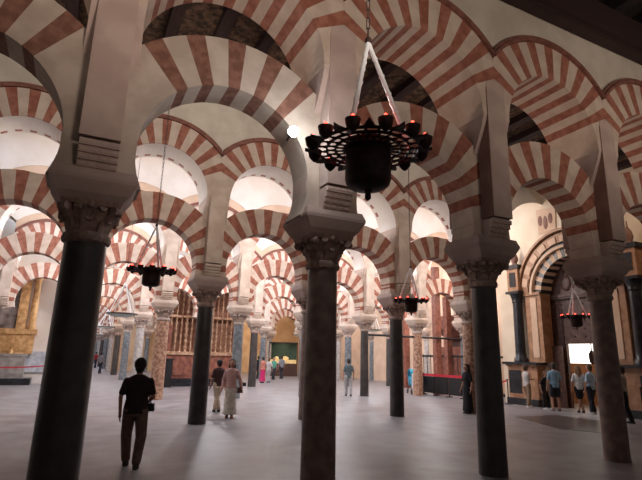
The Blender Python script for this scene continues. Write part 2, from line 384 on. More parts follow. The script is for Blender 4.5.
for r_, (a, e) in arcs.items():
    for c in range(a, e):
        x, y = S*(c+.5), N0+R*(r_-1)
        if r_ == 1: wh = {-1: 'at the top left corner', 0: 'nearest arcade, left of largest lamp', 1: 'right of the largest lamp', 2: 'between the two right hand near columns', 3: 'cut by the right edge', 4: 'outside the right edge'}[c]
        else: wh = '%s in the %s row' % (ORD[c-a], ROW[r_])
        t = thing('upper_arch', 'deep round upper arch with red and cream voussoirs, %s' % wh, 'arch', (x, y, 0), 0, 'upper arches of the %s row' % ROW[r_])
        link('arch_ring', UP1 if r_ == 1 else UP2, t); link('arch_moulding', MOU, t)
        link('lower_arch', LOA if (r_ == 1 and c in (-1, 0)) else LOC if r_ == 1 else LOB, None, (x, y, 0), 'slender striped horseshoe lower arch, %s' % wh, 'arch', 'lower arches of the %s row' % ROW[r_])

# ------------------------------------------------------------------ pixel ray helper used for placing things from measurements
def at(x, y, depth):
    dx, dy = x-321, y-240; c, s_ = math.cos(ROLL), math.sin(ROLL)
    xr = (c*dx+s_*dy)/FPX; yu = -(-s_*dx+c*dy)/FPX
    return Vector((0, 0, EYE))+(right*xr+up*yu+fwd)*depth

# ------------------------------------------------------------------ hanging lamps
def ring_lamp(loc, ceil, hang, label, group=None, full=True, rz=0):
    t = thing('hanging_lamp', label, 'lamp', loc, rz, group); t.scale = (.76, .76, .76); ceil = ceil/.76; hang = 1.16
    b = MB()
    b.lathe([(.03, -.43), (.045, -.40), (.16, -.38), (.20, -.35), (.215, -.30), (.215, .06), (.20, .08), (.16, .085)], 32)
    b.build('bell_drum', iron, t, 40)
    b = MB(); b.lathe([(.012, -.50), (.03, -.48), (.03, -.45), (.02, -.42)], 12); b.build('finial', iron, t, 40)
    b = MB()
    for r0, r1 in ((.215, .235), (.30, .318), (.385, .40), (.47, .49)):
        b.lathe([(r0, -.012), (r1, -.012), (r1, .012), (r0, .012), (r0, -.012)], 48, cap=False)
    for k in range(48):
        a = 2*PI*k/48
        for j, (r0, r1) in enumerate(((.22, .31), (.31, .39), (.39, .48))):
            a0 = a+(j % 2)*PI/48; a1 = a0+(PI/30 if k % 2 else -PI/30)
            b.tube((r0*math.cos(a0), r0*math.sin(a0), 0), (r1*math.cos(a1), r1*math.sin(a1), 0), .008, n=5)
    for k in range(12):       # pointed leaves between the cups
        a = 2*PI*(k+.5)/12; ca, sa = math.cos(a), math.sin(a)
        q = lambda r_, w_, z_: (r_*ca-w_*sa, r_*sa+w_*ca, z_)
        b.hexa([q(.48, -.055, -.008), q(.56, -.03, -.008), q(.60, 0, -.008), q(.56, .03, -.008), q(.48, .055, -.008)], [q(.48, -.055, .008), q(.56, -.03, .008), q(.60, 0, .03), q(.56, .03, .008), q(.48, .055, .008)])
    b.build('pierced_ring', iron, t)
    for k in range(12):
        a = 2*PI*k/12; x, y = .535*math.cos(a), .535*math.sin(a)
        if full or k % 2 == 0 or True:
            b = MB(); b.lathe([(.012, -.06), (.03, -.045), (.058, -.01), (.066, .03), (.07, .055), (.05, .05)], 14, (x, y, 0)); cup = b.build('lamp_cup', iron, t, 40)
            b = MB(); b.lathe([(.02, .045), (.022, .075), (.010, .10), (.002, .105)], 8, (x, y, 0)); b.build('red_light', redglow, cup, 40)
    for k in range(3):
        a = 2*PI*k/3+.35; x, y = .40*math.cos(a), .40*math.sin(a); b = MB()
        P0 = Vector((x, y, .02)); P1 = Vector((0, 0, hang))
        for i in range(6):
            p, q = P0.lerp(P1, i/6), P0.lerp(P1, (i+1)/6); b.tube(p, q, .022, .022, 8)
            b.ball(tuple(p), .03, 8, 5)
        b.build('strap', strap, t, 40)
    b = MB(); b.lathe([(.01, hang-.03), (.035, hang), (.03, hang+.04), (.01, hang+.07)], 12)
    n = int((ceil-hang)/.11); hh = (ceil-hang-.05)/n
    for i in range(n):
        z = hang+.05+hh*i; ax = (.016, 0) if i % 2 else (0, .016)
        for s_ in (-1, 1): b.tube((s_*ax[0], s_*ax[1], z), (s_*ax[0], s_*ax[1], z+hh), .006, n=5)
        b.tube((-ax[0]-.004, -ax[1]-.004, z), (ax[0]+.004, ax[1]+.004, z), .008, n=5)
    b.build('chain', chainm, t)
    lamp('POINT', Vector(loc)+Vector((0, 0, .17)), None, .9, (1, .12, .08), shadow_soft_size=.05)
    return t
def atN(x, y, n):
    d = at(x, y, 1)-Vector((0, 0, EYE)); return Vector((0, 0, EYE))+d*(n/d.y)
def vaultz(p):
    k = round((p.y-N0)/R-.5); nc = N0+R*(k+.5); return 7.0+2.7*math.sqrt(max(0, 1-((p.y-nc)/(R/2-.5))**2))
p = at(368, 150, 3.50); ring_lamp(p, 8.95-p.z, 1.02, 'largest dark bronze ring lamp with drum and red lights, nearest to the viewer', rz=-.80)
p = at(152, 271, 9.2); ring_lamp(p, 8.42-p.z, 1.32, 'bronze ring lamp hanging left, beside the dark leftmost near column', 'small ring lamps', rz=.4)
p = at(411, 301, 12.7); ring_lamp(p, 8.42-p.z, 1.25, 'bronze ring lamp with red lights beside black column right of centre', 'small ring lamps', rz=.2)
p = at(576, 317, 14.6); ring_lamp(p, 8.42-p.z, .95, 'red glowing ring lamp hanging in front of the dark portal door', 'small ring lamps', rz=.6)
def dish_lamp(px, py, nn, r_, hang, label):
    p = atN(px, py, nn); t = thing('dish_lamp', label, 'lamp', p, 0, 'glass dish lamps')
    b = MB(); b.lathe([(.02, -.10), (r_*.5, -.085), (r_*.9, -.03), (r_, 0), (r_*.97, .01), (r_*.85, -.02), (r_*.3, -.06)], 24); b.build('dish', dishm, t, 40)
    b = MB(); b.lathe([(r_, -.015), (r_*1.05, -.01), (r_*1.05, .02), (r_, .02)], 24); b.build('rim', chainm, t)
    for k in range(4):
        a = PI/2*k+.5; b = MB(); b.tube((r_*math.cos(a), r_*math.sin(a), 0), (0, 0, hang), .015, n=5); b.build('wire', strap, t)
    b = MB(); b.tube((0, 0, hang), (0, 0, vaultz(p)-p.z), .008, n=5); b.build('cord', chainm, t)
dish_lamp(122, 314, 15.7, .42, .95, 'pale green glass dish lamp, nearest in the left corridor')
dish_lamp(106, 327, 28.9, .44, .95, 'smaller glass dish lamp, second along the left corridor')
dish_lamp(98, 335, 42.1, .44, .95, 'tiny glass dish lamp, third along the left corridor')
dish_lamp(373, 330, 22.3, .42, 1.1, 'glass dish lamp hanging in front of the black column right of centre')
dish_lamp(298, 335, 35.5, .42, 1.3, 'small glass dish lamp just left of the central near column')

# flood lamp on the first arcade
t = thing('flood_lamp', 'bright white flood lamp on the near arcade, left of the largest ring lamp', 'lamp', atN(293, 132, N0-.40))
fl = t.location.copy()
b = MB(); b.tube((0, 0, 0), (0, .08, .01), .065, .055, 14); b.build('housing', blackp, t, 40)
b = MB(); b.tube((0, .1, 0), (0, N0-.2-fl.y, -.04), .015, n=6); b.build('bracket', blackp, t)
b = MB(); b.ball((0, -.015, 0), .07, 14, 8); b.build('bulb', mat('burning lamp', (1, 1, 1), None, 4, .3, emit=(.85, .97, 1), es=60), t, 60)
lamp('POINT', (fl.x, fl.y-.55, fl.z), None, 22, (.95, .97, 1), shadow_soft_size=.06)

lamp('SPOT', (fl.x, fl.y-.15, fl.z), at(362, 85, 3.6), 70, (.95, .97, 1), spot_size=math.radians(38), spot_blend=.6, shadow_soft_size=.05)  # spot added beside the flood lamp to brighten the ring lamp straps

# ------------------------------------------------------------------ marble portal on the right wall
def ringpoly(b, yc, zc, r0, r1, x0, x1, a0, a1, n, m=0):
    for i in range(n):
        ta, tb = math.radians(a0+(a1-a0)*i/n), math.radians(a0+(a1-a0)*(i+1)/n)
        q = lambda t, r_, x: (x, yc+r_*math.cos(t), zc+r_*math.sin(t))
        b.hexa([q(ta, r0, x0), q(tb, r0, x0), q(tb, r0, x1), q(ta, r0, x1)], [q(ta, r1, x0), q(tb, r1, x0), q(tb, r1, x1), q(ta, r1, x1)], m)
t = thing('marble_portal', 'orange and black marble portal with banded arch around the dark door', 'portal', (WX, PC, 0))
for s_, nm in ((1, 'left'), (-1, 'right')):
    y = s_*2.55
    def yb(a, c): return sorted((s_*a, s_*c))
    b = MB(); y0, y1 = yb(1.5, 3.0); b.box(-.55, 0, y0, y1, 0, .25, 1); b.box(-.45, 0, y0+.04, y1-.04, .25, 1.45, 0); b.box(-.52, 0, y0, y1, 1.45, 1.52, 0); b.box(-.62, 0, y0-.08, y1+.08, 1.52, 1.62, 1)
    b.box(-.47, -.44, s_*2.6-.3, s_*2.6+.3, .42, 1.3, 1)
    b.build('pedestal', [orange, blackm], t)
    b = MB(); b.lathe([(.27, 1.62), (.27, 1.74), (.21, 1.82), (.20, 2.0), (.185, 3.95)], 24, (-.3, s_*2.38, 0)); b.build('marble_shaft', greycol if 0 else blackm, t, 40, label='black marble column shaft')
    b = MB(); b.lathe([(.19, 3.95), (.22, 4.0), (.20, 4.05), (.24, 4.2), (.3, 4.32)], 16, (-.3, s_*2.38, 0)); b.box(-.6, 0, s_*2.38-.32, s_*2.38+.32, 4.32, 4.42); b.build('portal_capital', blackm, t, 40)
    b = MB(); b.box(-.5, 0, s_*2.38-.27, s_*2.38+.27, 4.42, 5.35, 0); b.box(-.52, -.49, s_*2.38-.15, s_*2.38+.15, 4.6, 5.2, 1); b.box(-.58, 0, s_*2.38-.36, s_*2.38+.36, 5.35, 5.5, 1); b.build('entablature_block', [orange, blackm], t)
    b = MB(); b.lathe([(.02, 5.5), (.16, 5.52), (.10, 5.6), (.16, 5.75), (.12, 5.95), (.03, 6.1), (.02, 6.3)], 12, (-.3, s_*2.38, 0)); b.build('urn', stripm, t, 40)
    b = MB(); y0, y1 = yb(1.3, 2.02); b.box(-.25, .3, y0, y1, 1.62, 4.2, 0); y0, y1 = yb(1.5, 1.78); b.box(-.28, -.24, y0, y1, 1.8, 4.1, 1); b.box(-.32, .3, *yb(1.28, 2.05), 4.2, 4.32, 0); b.build('jamb', [orange, tan], t)
b = MB()
for i in range(27): ringpoly(b, 0, 4.25, 1.28, 1.62, -.2, .5, 180/27*i, 180/27*(i+1), 2, i % 2)
b.build('banded_arch', [blackm, tan], t)
b = MB(); ringpoly(b, 0, 4.25, 1.62, 1.72, -.34, .1, 0, 180, 40); b.build('arch_bead', tan, t)
b = MB(); ringpoly(b, 0, 4.25, 1.72, 1.80, -.26, .1, 0, 180, 40, 1); ringpoly(b, 0, 4.3, 1.80, 2.15, -.30, .1, 0, 180, 40, 0); ringpoly(b, 0, 4.38, 2.15, 2.24, -.4, .1, 0, 180, 40, 0)
for i in range(11):
    a = 14+15.2*i; ringpoly(b, 0, 4.25, 1.85, 2.1, -.34, -.29, a-5, a+5, 3, 2)
b.build('outer_arch', [orange, blackm, tan], t)
# fresco shield painted above
b = MB(); yy = .95
b.lathe([(.02, 0), (.02, 0)], 3)
b = MB(); b.hexa([(-.01, yy-.45, 6.75), (-.01, yy+.35, 6.65), (-.04, yy+.35, 6.65), (-.04, yy-.45, 6.75)], [(-.01, yy-.5, 7.6), (-.01, yy+.4, 7.7), (-.04, yy+.4, 7.7), (-.04, yy-.5, 7.6)], 0)
for k in range(3): b.ball((-.045, yy-.25+k*.24, 7.2-.12*(k%2)), .13, 10, 6, (.15, .8, 1.7+.5*(k%2)), 1)
b.build('painted_shield', [tan, stripm], t)
# tympanum and door leaves
b = MB(); b.hexa([(.5, -1.3, 0), (.62, -1.3, 0), (.62, -1.3, 0.001), (.5, -1.3, .001)], [(.5, -1.3, .002), (.62, -1.3, .002), (.62, -1.3, .003), (.5, -1.3, .003)])
b = MB()
pts = [(1.3*math.cos(PI*i/20), 4.22+1.3*math.sin(PI*i/20)) for i in range(21)]
b.hexa([(.40, y, z) for y, z in pts], [(.55, y, z) for y, z in pts]); b.ball((.40, 0, 4.75), .3, 12, 8, (.25, .9, 1.3)); b.ball((.40, 0, 5.18), .13, 10, 6, (.4, 1, 1))
for s_ in (-1, 1): b.ball((.40, s_*.6, 4.62), .26, 12, 8, (.25, .9, 1.2)); b.ball((.40, s_*.6, 4.98), .11, 10, 6, (.4, 1, 1))
b.build('tympanum', doorm, t, 40)
b = MB(); b.box(.30, .58, -1.5, 1.5, 4.02, 4.22); b.box(.26, .58, -1.5, 1.5, 4.10, 4.16); b.build('lintel', doorm, t)
d = thing('door', 'tall dark studded wooden door with an open wicket showing a lit room', 'door', (WX, PC, 0)); d['kind'] = 'structure'; d.name = 'door_1'
b = MB(); b.box(.42, .56, .85, 1.5, 0, 4.02); b.box(.42, .56, -.95, .85, 2.33, 4.02); b.box(.42, .56, -1.5, -.95, 0, 4.02)
for i in range(7):
    for j in range(13):
        y = -1.35+i*.45; z = .2+j*.3
        if not (-.95 < y < .85 and z < 2.33): b.ball((.41, y, z), .035, 8, 4)
for (a, e) in ((.9, 1.15), (1.18, 1.42)):
    for z in (.3, 1.5, 2.7): b.box(.39, .43, a, e, z, z+1.0)
b.build('door_leaf', doorm, d)
b = MB(); b.box(.1, .17, 0, .75, 0, 2.25)
for j in range(7): b.ball((.09, .1, .2+j*.3), .03, 8, 4)
o = b.build('wicket_leaf', doorm, d); o.location = (.05, .87, 0); o.rotation_euler.z = -.12
# small room beyond the wicket
b = MB(); b.box(WX+2.6, WX+2.8, PC-2, PC+3.2, 0, 1.62); b.box(WX+2.6, WX+2.8, PC-2, PC+3.2, 3.2, 4); struct('wall_portal_room', b, orange)
b = MB(); b.box(WX+2.65, WX+2.75, PC-2, PC+3.2, 1.62, 3.2); struct('window_1', b, mat('bright window glass', (1, .97, .9), None, 3, .3, emit=(1, .96, .88), es=2.2))
b = MB(); b.box(WX+.6, WX+2.8, PC-2.2, PC-2, 0, 4); b.box(WX+.6, WX+2.8, PC+3.2, PC+3.28, 0, 4); b.box(WX+.6, WX+2.8, PC-2.2, PC+3.28, 4, 4.2); struct('wall_portal_room_sides', b, tan)
lamp('POINT', (WX+1.6, PC-.8, 2.9), None, 40, (1, .75, .45), shadow_soft_size=.2)
t = thing('lantern', 'small dark lantern hanging inside the lit wicket doorway', 'lantern', (WX+1.0, PC+.25, 1.85))
b = MB(); b.lathe([(.02, -.25), (.10, -.18), (.12, .1), (.04, .25)], 8); b.build('lantern_body', iron, t); b = MB(); b.tube((0, 0, .2), (0, 0, 2.15), .02, n=6); b.build('chain', iron, t)
# thin dark patch laid on the floor near the portal
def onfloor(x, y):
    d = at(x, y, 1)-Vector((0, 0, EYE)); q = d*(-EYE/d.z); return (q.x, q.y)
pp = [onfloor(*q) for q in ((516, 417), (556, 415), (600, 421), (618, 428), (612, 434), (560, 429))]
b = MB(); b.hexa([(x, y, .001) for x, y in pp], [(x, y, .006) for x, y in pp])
b.build('floor_patch', mat('dark floor patch', (.10, .075, .065), (.07, .05, .045), 3, .3), None, label='dark flat patch on the floor in front of the portal', cat='floor slab')
# pink marble pilaster right of portal and cornice line
b = MB(); b.box(WX-.22, WX, 8.35, 8.85, 0, 7.5); b.box(WX-.3, WX, 8.25, 8.95, 0, .4); b.box(WX-.32, WX, 8.2, 9.0, 4.2, 4.45); struct('trim_4', b, mat('pink marble', (.50, .26, .2), (.42, .2, .15), 4, .5))

# ------------------------------------------------------------------ gilded chapel screen (row 4)
agedm = mat('aged gilt wood', (.62, .40, .26), (.36, .20, .12), 6, .4, .2, bump=.4)
t = thing('gilded_screen', 'gilded chapel screen with rows of turned balusters behind the black second row column', 'screen', (3.9, 27.0, 0))
b = MB(); b.box(-.3, 4.7, -1.0, .5, 0, .18); b.box(-.1, 4.5, -.7, .5, .18, .36); b.build('steps', blackm, t)
b = MB(); b.box(0, 4.4, -.1, .4, .36, 1.55); 
for k in range(5): b.box(.1+k*.88, .76+k*.88, -.14, -.1, .5, 1.4)
b.build('dado', redwood, t)
b = MB(); b.box(0, 4.4, -.18, .4, 1.55, 1.72); b.box(0, 4.4, -.2, .4, 5.6, 6.0); b.box(0, 4.4, -.14, .3, 3.5, 3.62); b.build('cornice', agedm, t)
for k in range(16):
    b = MB(); x = .14+k*.275; big = k % 5 == 0
    r_ = .085 if big else .05
    pr = [(r_, 1.72)]
    for j in range(12): pr += [(r_*.55, 1.8+j*.31), (r_*1.25, 1.95+j*.31)]
    pr.append((r_, 5.6)); b.lathe(pr, 10, (x, 0, 0)); b.build('baluster', agedm, t, 50)
b = MB(); b.box(0, 4.4, .3, .42, 1.72, 5.6); b.build('backing_panel', mat('dark red wood panel', (.34, .17, .10), (.22, .10, .06), 5, .6), t)
b = MB(); b.box(.15, .75, -.1, 0, 1.75, 2.9)
for i in range(10):
    a0, a1 = PI*i/10, PI*(i+1)/10; b.hexa([(.45, -.1, 2.9), (.45+.3*math.cos(a0), -.1, 2.9+.3*math.sin(a0)), (.45+.3*math.cos(a1), -.1, 2.9+.3*math.sin(a1))], [(.45, 0, 2.9), (.45+.3*math.cos(a0), 0, 2.9+.3*math.sin(a0)), (.45+.3*math.cos(a1), 0, 2.9+.3*math.sin(a1))])
b.build('niche_panel', redwood, t)
b = MB(); b.box(4.35, 5.9, 25.75, 26.0, 1.55, 1.58) ; 
t = thing('dark_cabinet', 'black cabinet standing on the chapel step beside the tan mottled column', 'cabinet', (4.05, 25.6, 0))
b = MB(); b.box(-.35, .5, -.3, .3, 0, 1.3); b.box(-.4, .55, -.34, .34, 1.3, 1.36); b.build('body', blackp, t)
b = MB(); b.box(-.3, .05, -.33, -.3, .1, 1.2); b.build('door', blackp, t); b = MB(); b.box(.1, .45, -.33, -.3, .1, 1.2); b.build('door', blackp, t)

# ------------------------------------------------------------------ golden altarpiece at the left wall
t = thing('altarpiece', 'large gold framed altarpiece with dark painting at the left edge', 'altarpiece', (-2.9, 28.2, 0))
b = MB(); b.box(-2.2, 1.35, -.75, .3, 0, .3, 0); b.build('plinth', blackm, t)
b = MB(); b.box(-2.2, 1.0, -.7, .2, .3, 1.35); b.box(-2.25, 1.05, -.75, .2, 1.3, 1.42); b.build('altar_table', mat('grey altar marble', (.36, .32, .29), (.25, .22, .2), 4, .5), t)
b = MB(); b.box(-2.2, 1.2, -.1, .28, 1.42, 2.35); b.box(-2.2, 1.3, -.2, .28, 2.35, 2.6)
for k in range(4): b.box(-2+k*.8, -1.4+k*.8, -.14, -.1, 1.55, 2.25)
b.build('predella', goldm, t)
for x0, x1 in ((-2.2, -1.9), (.35, .75)):
    b = MB(); b.box(x0, x1, -.15, .25, 2.6, 5.3); b.box(x0+.08, x1-.08, -.19, -.15, 2.7, 5.2); b.build('frame_side', goldm, t)
for x in (1.02,):
    b = MB(); b.lathe([(.2, 2.6), (.2, 2.75), (.15, 2.8), (.16, 3.5), (.13, 4.9), (.2, 5.05), (.2, 5.2)], 16, (x, -.05, 0)); b.build('gilt_column', goldm, t, 40)
b = MB(); b.box(-1.9, .35, .05, .15, 2.6, 5.1); b.build('painting', mat('dim painting', (.40, .33, .30), (.10, .07, .06), 1.6, .5), t)
b = MB(); b.box(-2.2, 1.3, -.25, .28, 5.2, 5.6); b.box(-1.4, 0, -.15, .25, 5.6, 6.3); b.build('pediment', goldm, t)
b = MB(); b.lathe([(.09, 0), (.1, .12), (.05, .2), (.09, .3)], 10); b.build('gold_vase', goldm, None, 40, loc=(-2.55, 27.75, 1.42), label='small gold vase on the altar table at left', cat='vase')
b = MB(); b.box(-.62, .62, -.05, .05, .15, 1.15); b.build('information_board', mat('pale board', (.6, .62, .66), (.4, .42, .46), 5, .5), None, loc=(-1.35, 28.44, .4), label='pale information board on white wall beside the altarpiece', cat='board')
def barrier(name, pts, label, h=.95, belts=(.9,), grp=None):
    t = thing(name, label, 'barrier', (pts[0][0], pts[0][1], 0), 0, grp); o = Vector((pts[0][0], pts[0][1], 0))
    for p in pts:
        b = MB(); b.lathe([(.16, 0), (.16, .02), (.03, .04), (.022, .06), (.022, h), (.035, h+.01), (.035, h+.05)], 12, (p[0]-o.x, p[1]-o.y, 0)); b.build('post', blackp, t, 40)
    for p, q in zip(pts, pts[1:]):
        for z in belts:
            b = MB(); n = 8
            for i in range(n):
                A_ = Vector((p[0], p[1], z)).lerp(Vector((q[0], q[1], z)), i/n)-o; B_ = Vector((p[0], p[1], z)).lerp(Vector((q[0], q[1], z)), (i+1)/n)-o
                sa = -.10*math.sin(PI*i/n); sb = -.10*math.sin(PI*(i+1)/n)
                b.hexa([(A_.x, A_.y, A_.z+sa-.03), (B_.x, B_.y, B_.z+sb-.03), (B_.x, B_.y+.01, B_.z+sb-.03), (A_.x, A_.y+.01, A_.z+sa-.03)], [(A_.x, A_.y, A_.z+sa+.03), (B_.x, B_.y, B_.z+sb+.03), (B_.x, B_.y+.01, B_.z+sb+.03), (A_.x, A_.y+.01, A_.z+sa+.03)])
            b.build('belt', redb, t)
barrier('rope_barrier', [(-4.2, 27.0), (-.95, 27.2)], 'red rope barrier in front of the altarpiece at left')
# choir enclosure right of centre
t = thing('belt_barrier', 'black panelled barrier with red top belt beside the blue stroller', 'barrier', (15.4, 19.6, 0))
b = MB(); 
for k in range(4): b.box(-.03, .03, -.85-.9*k+.04, -.9*k-.04, .1, .85)
b.build('panel', blackp, t)
for k in range(5):
    b = MB(); b.tube((0, -.9*k, 0), (0, -.9*k, 1.0), .03, n=8); b.box(-.15, .15, -.9*k-.05, -.9*k+.05, 0, .04); b.build('post', blackp, t)
b = MB(); b.box(-.045, -.031, -3.6, 0, .86, .97); b.build('belt', redb, t)
barrier('belt_barrier', [(15.9, 15.6), (15.6, 14.6)], 'short red belt barrier beside the cream wall left of the portal', .9)
barrier('belt_barrier', [(15.9, 9.6), (15.6, 7.4)], 'low red belt barrier at the right edge behind the rightmost near column', .9, (.85,))
t = thing('low_railing', 'low dark railing with baluster bars closing the chapel right of centre', 'railing', (17.4, 21.0, 0))
b = MB(); b.box(-.04, .04, -5, 1.5, 1.75, 1.85); b.box(-.04, .04, -5, 1.5, .1, .2); b.build('rail', blackp, t)
for k in range(22):
    b = MB(); b.tube((0, 1.4-k*.3, 0), (0, 1.4-k*.3, 1.9), .02, n=6); b.build('bar', blackp, t)
for i, (px, py, dep, lab) in enumerate(((437, 340, 24, 'tall red wooden post with gilt edge right of the tan mottled column'), (406, 335, 29, 'tall red wooden post just right of the black second row column'), (448, 345, 25, 'narrow red wooden post left of the pale far column'))):
    p = at(px, py, dep); t = thing('wooden_post', lab, 'post', (p.x, p.y, 0), 0, 'red wooden posts')
    b = MB(); b.box(-.16, .16, -.14, .14, 0, 6.2 if i < 2 else 5); b.build('post_body', redwood, t)
    b = MB(); b.box(-.2, .2, -.17, .17, 0, .6); b.build('post_base', redwood, t); b = MB(); b.box(-.2, .2, -.18, .18, 4.8, 4.98); b.build('post_cap', goldm, t)
zt = atN(415, 337, N0+2*R).z
b = MB(); b.tube((S*4, 0, 0), (S*6, 0, 0), .05, n=8)
b.build('tie_rod', blackp, None, loc=(0, N0+2*R, zt), label='dark horizontal tie bar spanning across the tan mottled column', cat='tie bar')
t = thing('wooden_choir_stall', 'dark brown wooden stall with sloping canopy behind the black barrier', 'stall', (18.4, 20.2, 0))
b = MB(); b.box(-.3, .5, -1.2, 1.2, 0, 2.3); b.build('body', redwood, t); b = MB(); b.hexa([(-.8, -1.3, 3.2), (.5, -1.3, 2.6), (.5, 1.3, 2.6), (-.8, 1.3, 3.2)], [(-.8, -1.3, 3.9), (.5, -1.3, 3.9), (.5, 1.3, 3.9), (-.8, 1.3, 3.9)]); b.build('canopy', redwood, t)
b = MB(); b.box(.4, .5, -1.2, 1.2, 2.3, 2.6); b.build('back_panel', doorm, t)
# stroller
t = thing('stroller', 'turquoise baby stroller with white cloth beside the tan mottled column', 'stroller', (15.0, 19.75, 0), -.4)
turq = mat('turquoise fabric', (.05, .35, .48), (.03, .25, .38), 5, .7)
b = MB(); b.hexa([(-.25, -.3, .45), (.25, -.3, .45), (.25, .25, .35), (-.25, .25, .35)], [(-.27, -.35, .75), (.27, -.35, .75), (.27, .35, .8), (-.27, .35, .8)]); b.build('seat', turq, t)
b = MB()
for i in range(6):
    a0, a1 = PI*.9*i/6, PI*.9*(i+1)/6; q = lambda a, x: (x, .1+.34*math.cos(a), .78+.38*math.sin(a))
    b.hexa([q(a0, -.27), q(a1, -.27), q(a1, .27), q(a0, .27)], [(v[0]*.94, .1+(v[1]-.1)*.92, .78+(v[2]-.78)*.92) for v in (q(a0, -.27), q(a1, -.27), q(a1, .27), q(a0, .27))])
b.build('hood', turq, t)
b = MB()
for x in (-.26, .26): b.tube((x, -.4, .1), (x, .45, 1.05), .015, n=6); b.tube((x, .4, .1), (x, -.2, .7), .015, n=6)
b.tube((-.26, .45, 1.05), (.26, .45, 1.05), .02, n=6); b.build('frame', blackp, t)
for x in (-.28, .28):
    for y in (-.4, .4): b = MB(); b.tube((x-.02, y, .11), (x+.02, y, .11), .11, n=14); b.build('wheel', blackp, t)
b = MB(); b.box(-.25, .2, -.40, -.36, .3, .95); b.build('cloth', mat('white cloth', (.8, .82, .86), None, 5, .8), t)

# display case by the back wall
t = thing('display_case', 'lit glass display case with gold objects on a dark base far behind', 'display case', (15.8, 38.6, 0), -.3)
b = MB(); b.box(-1.2, 1.2, -.4, .4, 0, 1.0); b.build('base', doorm, t)
b = MB(); b.box(-1.1, 1.1, -.3, .3, 1.0, 1.3); b.ball((-.5, 0, 1.38), .18, 10, 6); b.ball((.2, 0, 1.4), .22, 10, 6, (1.4, 1, .8)); b.build('gold_contents', mat('glowing gold objects', (.9, .7, .35), (.6, .4, .15), 9, .4, emit=(1, .75, .35), es=.25), t, 40)  # glow put into the gold stands in for the case lighting
b = MB()
for x in (-1.18, 1.18):
    for y in (-.38, .38): b.tube((x, y, 1), (x, y, 2.6), .03, n=6)
b.box(-1.2, 1.2, -.4, .4, 2.6, 2.7); b.build('case_frame', blackp, t)
b = MB(); b.box(-1.17, 1.17, .3, .36, 1, 2.6); b.build('case_back', mat('green baize', (.05, .09, .07), None, 5, .8), t)
lamp('POINT', (15.7, 38.3, 2.4), None, 12, (1, .8, .5), shadow_soft_size=.1)

# ------------------------------------------------------------------ people
def capsule(b, p0, r0, p1, r1, n=10):
    b.tube(p0, p1, r0, r1, n); b.ball(tuple(p0), r0, n, 6); b.ball(tuple(p1), r1, n, 6)
def loft(b, rings, n=16):
    i = len(b.v)
    for (cx, cy, cz, rx, ry) in rings:
        for k in range(n): a = 2*PI*k/n; b.v.append((cx+rx*math.cos(a), cy+ry*math.sin(a), cz))
    for j in range(len(rings)-1):
        for k in range(n): l = (k+1) % n; b.f.append((i+j*n+k, i+j*n+l, i+(j+1)*n+l, i+(j+1)*n+k)); b.m.append(0)
    b.f.append(tuple(i+k for k in reversed(range(n)))); b.m.append(0); e = i+(len(rings)-1)*n; b.f.append(tuple(e+k for k in range(n))); b.m.append(0)
def rem(b, name, m, parent, vox, label=None):
    o = b.build(name, m, parent, True); 
    r_ = o.modifiers.new('fuse', 'REMESH'); r_.mode = 'VOXEL'; r_.voxel_size = vox; r_.use_smooth_shade = True
    s_ = o.modifiers.new('soften', 'SMOOTH'); s_.factor = .5; s_.iterations = 3
    if label: o['label'] = label
    return o
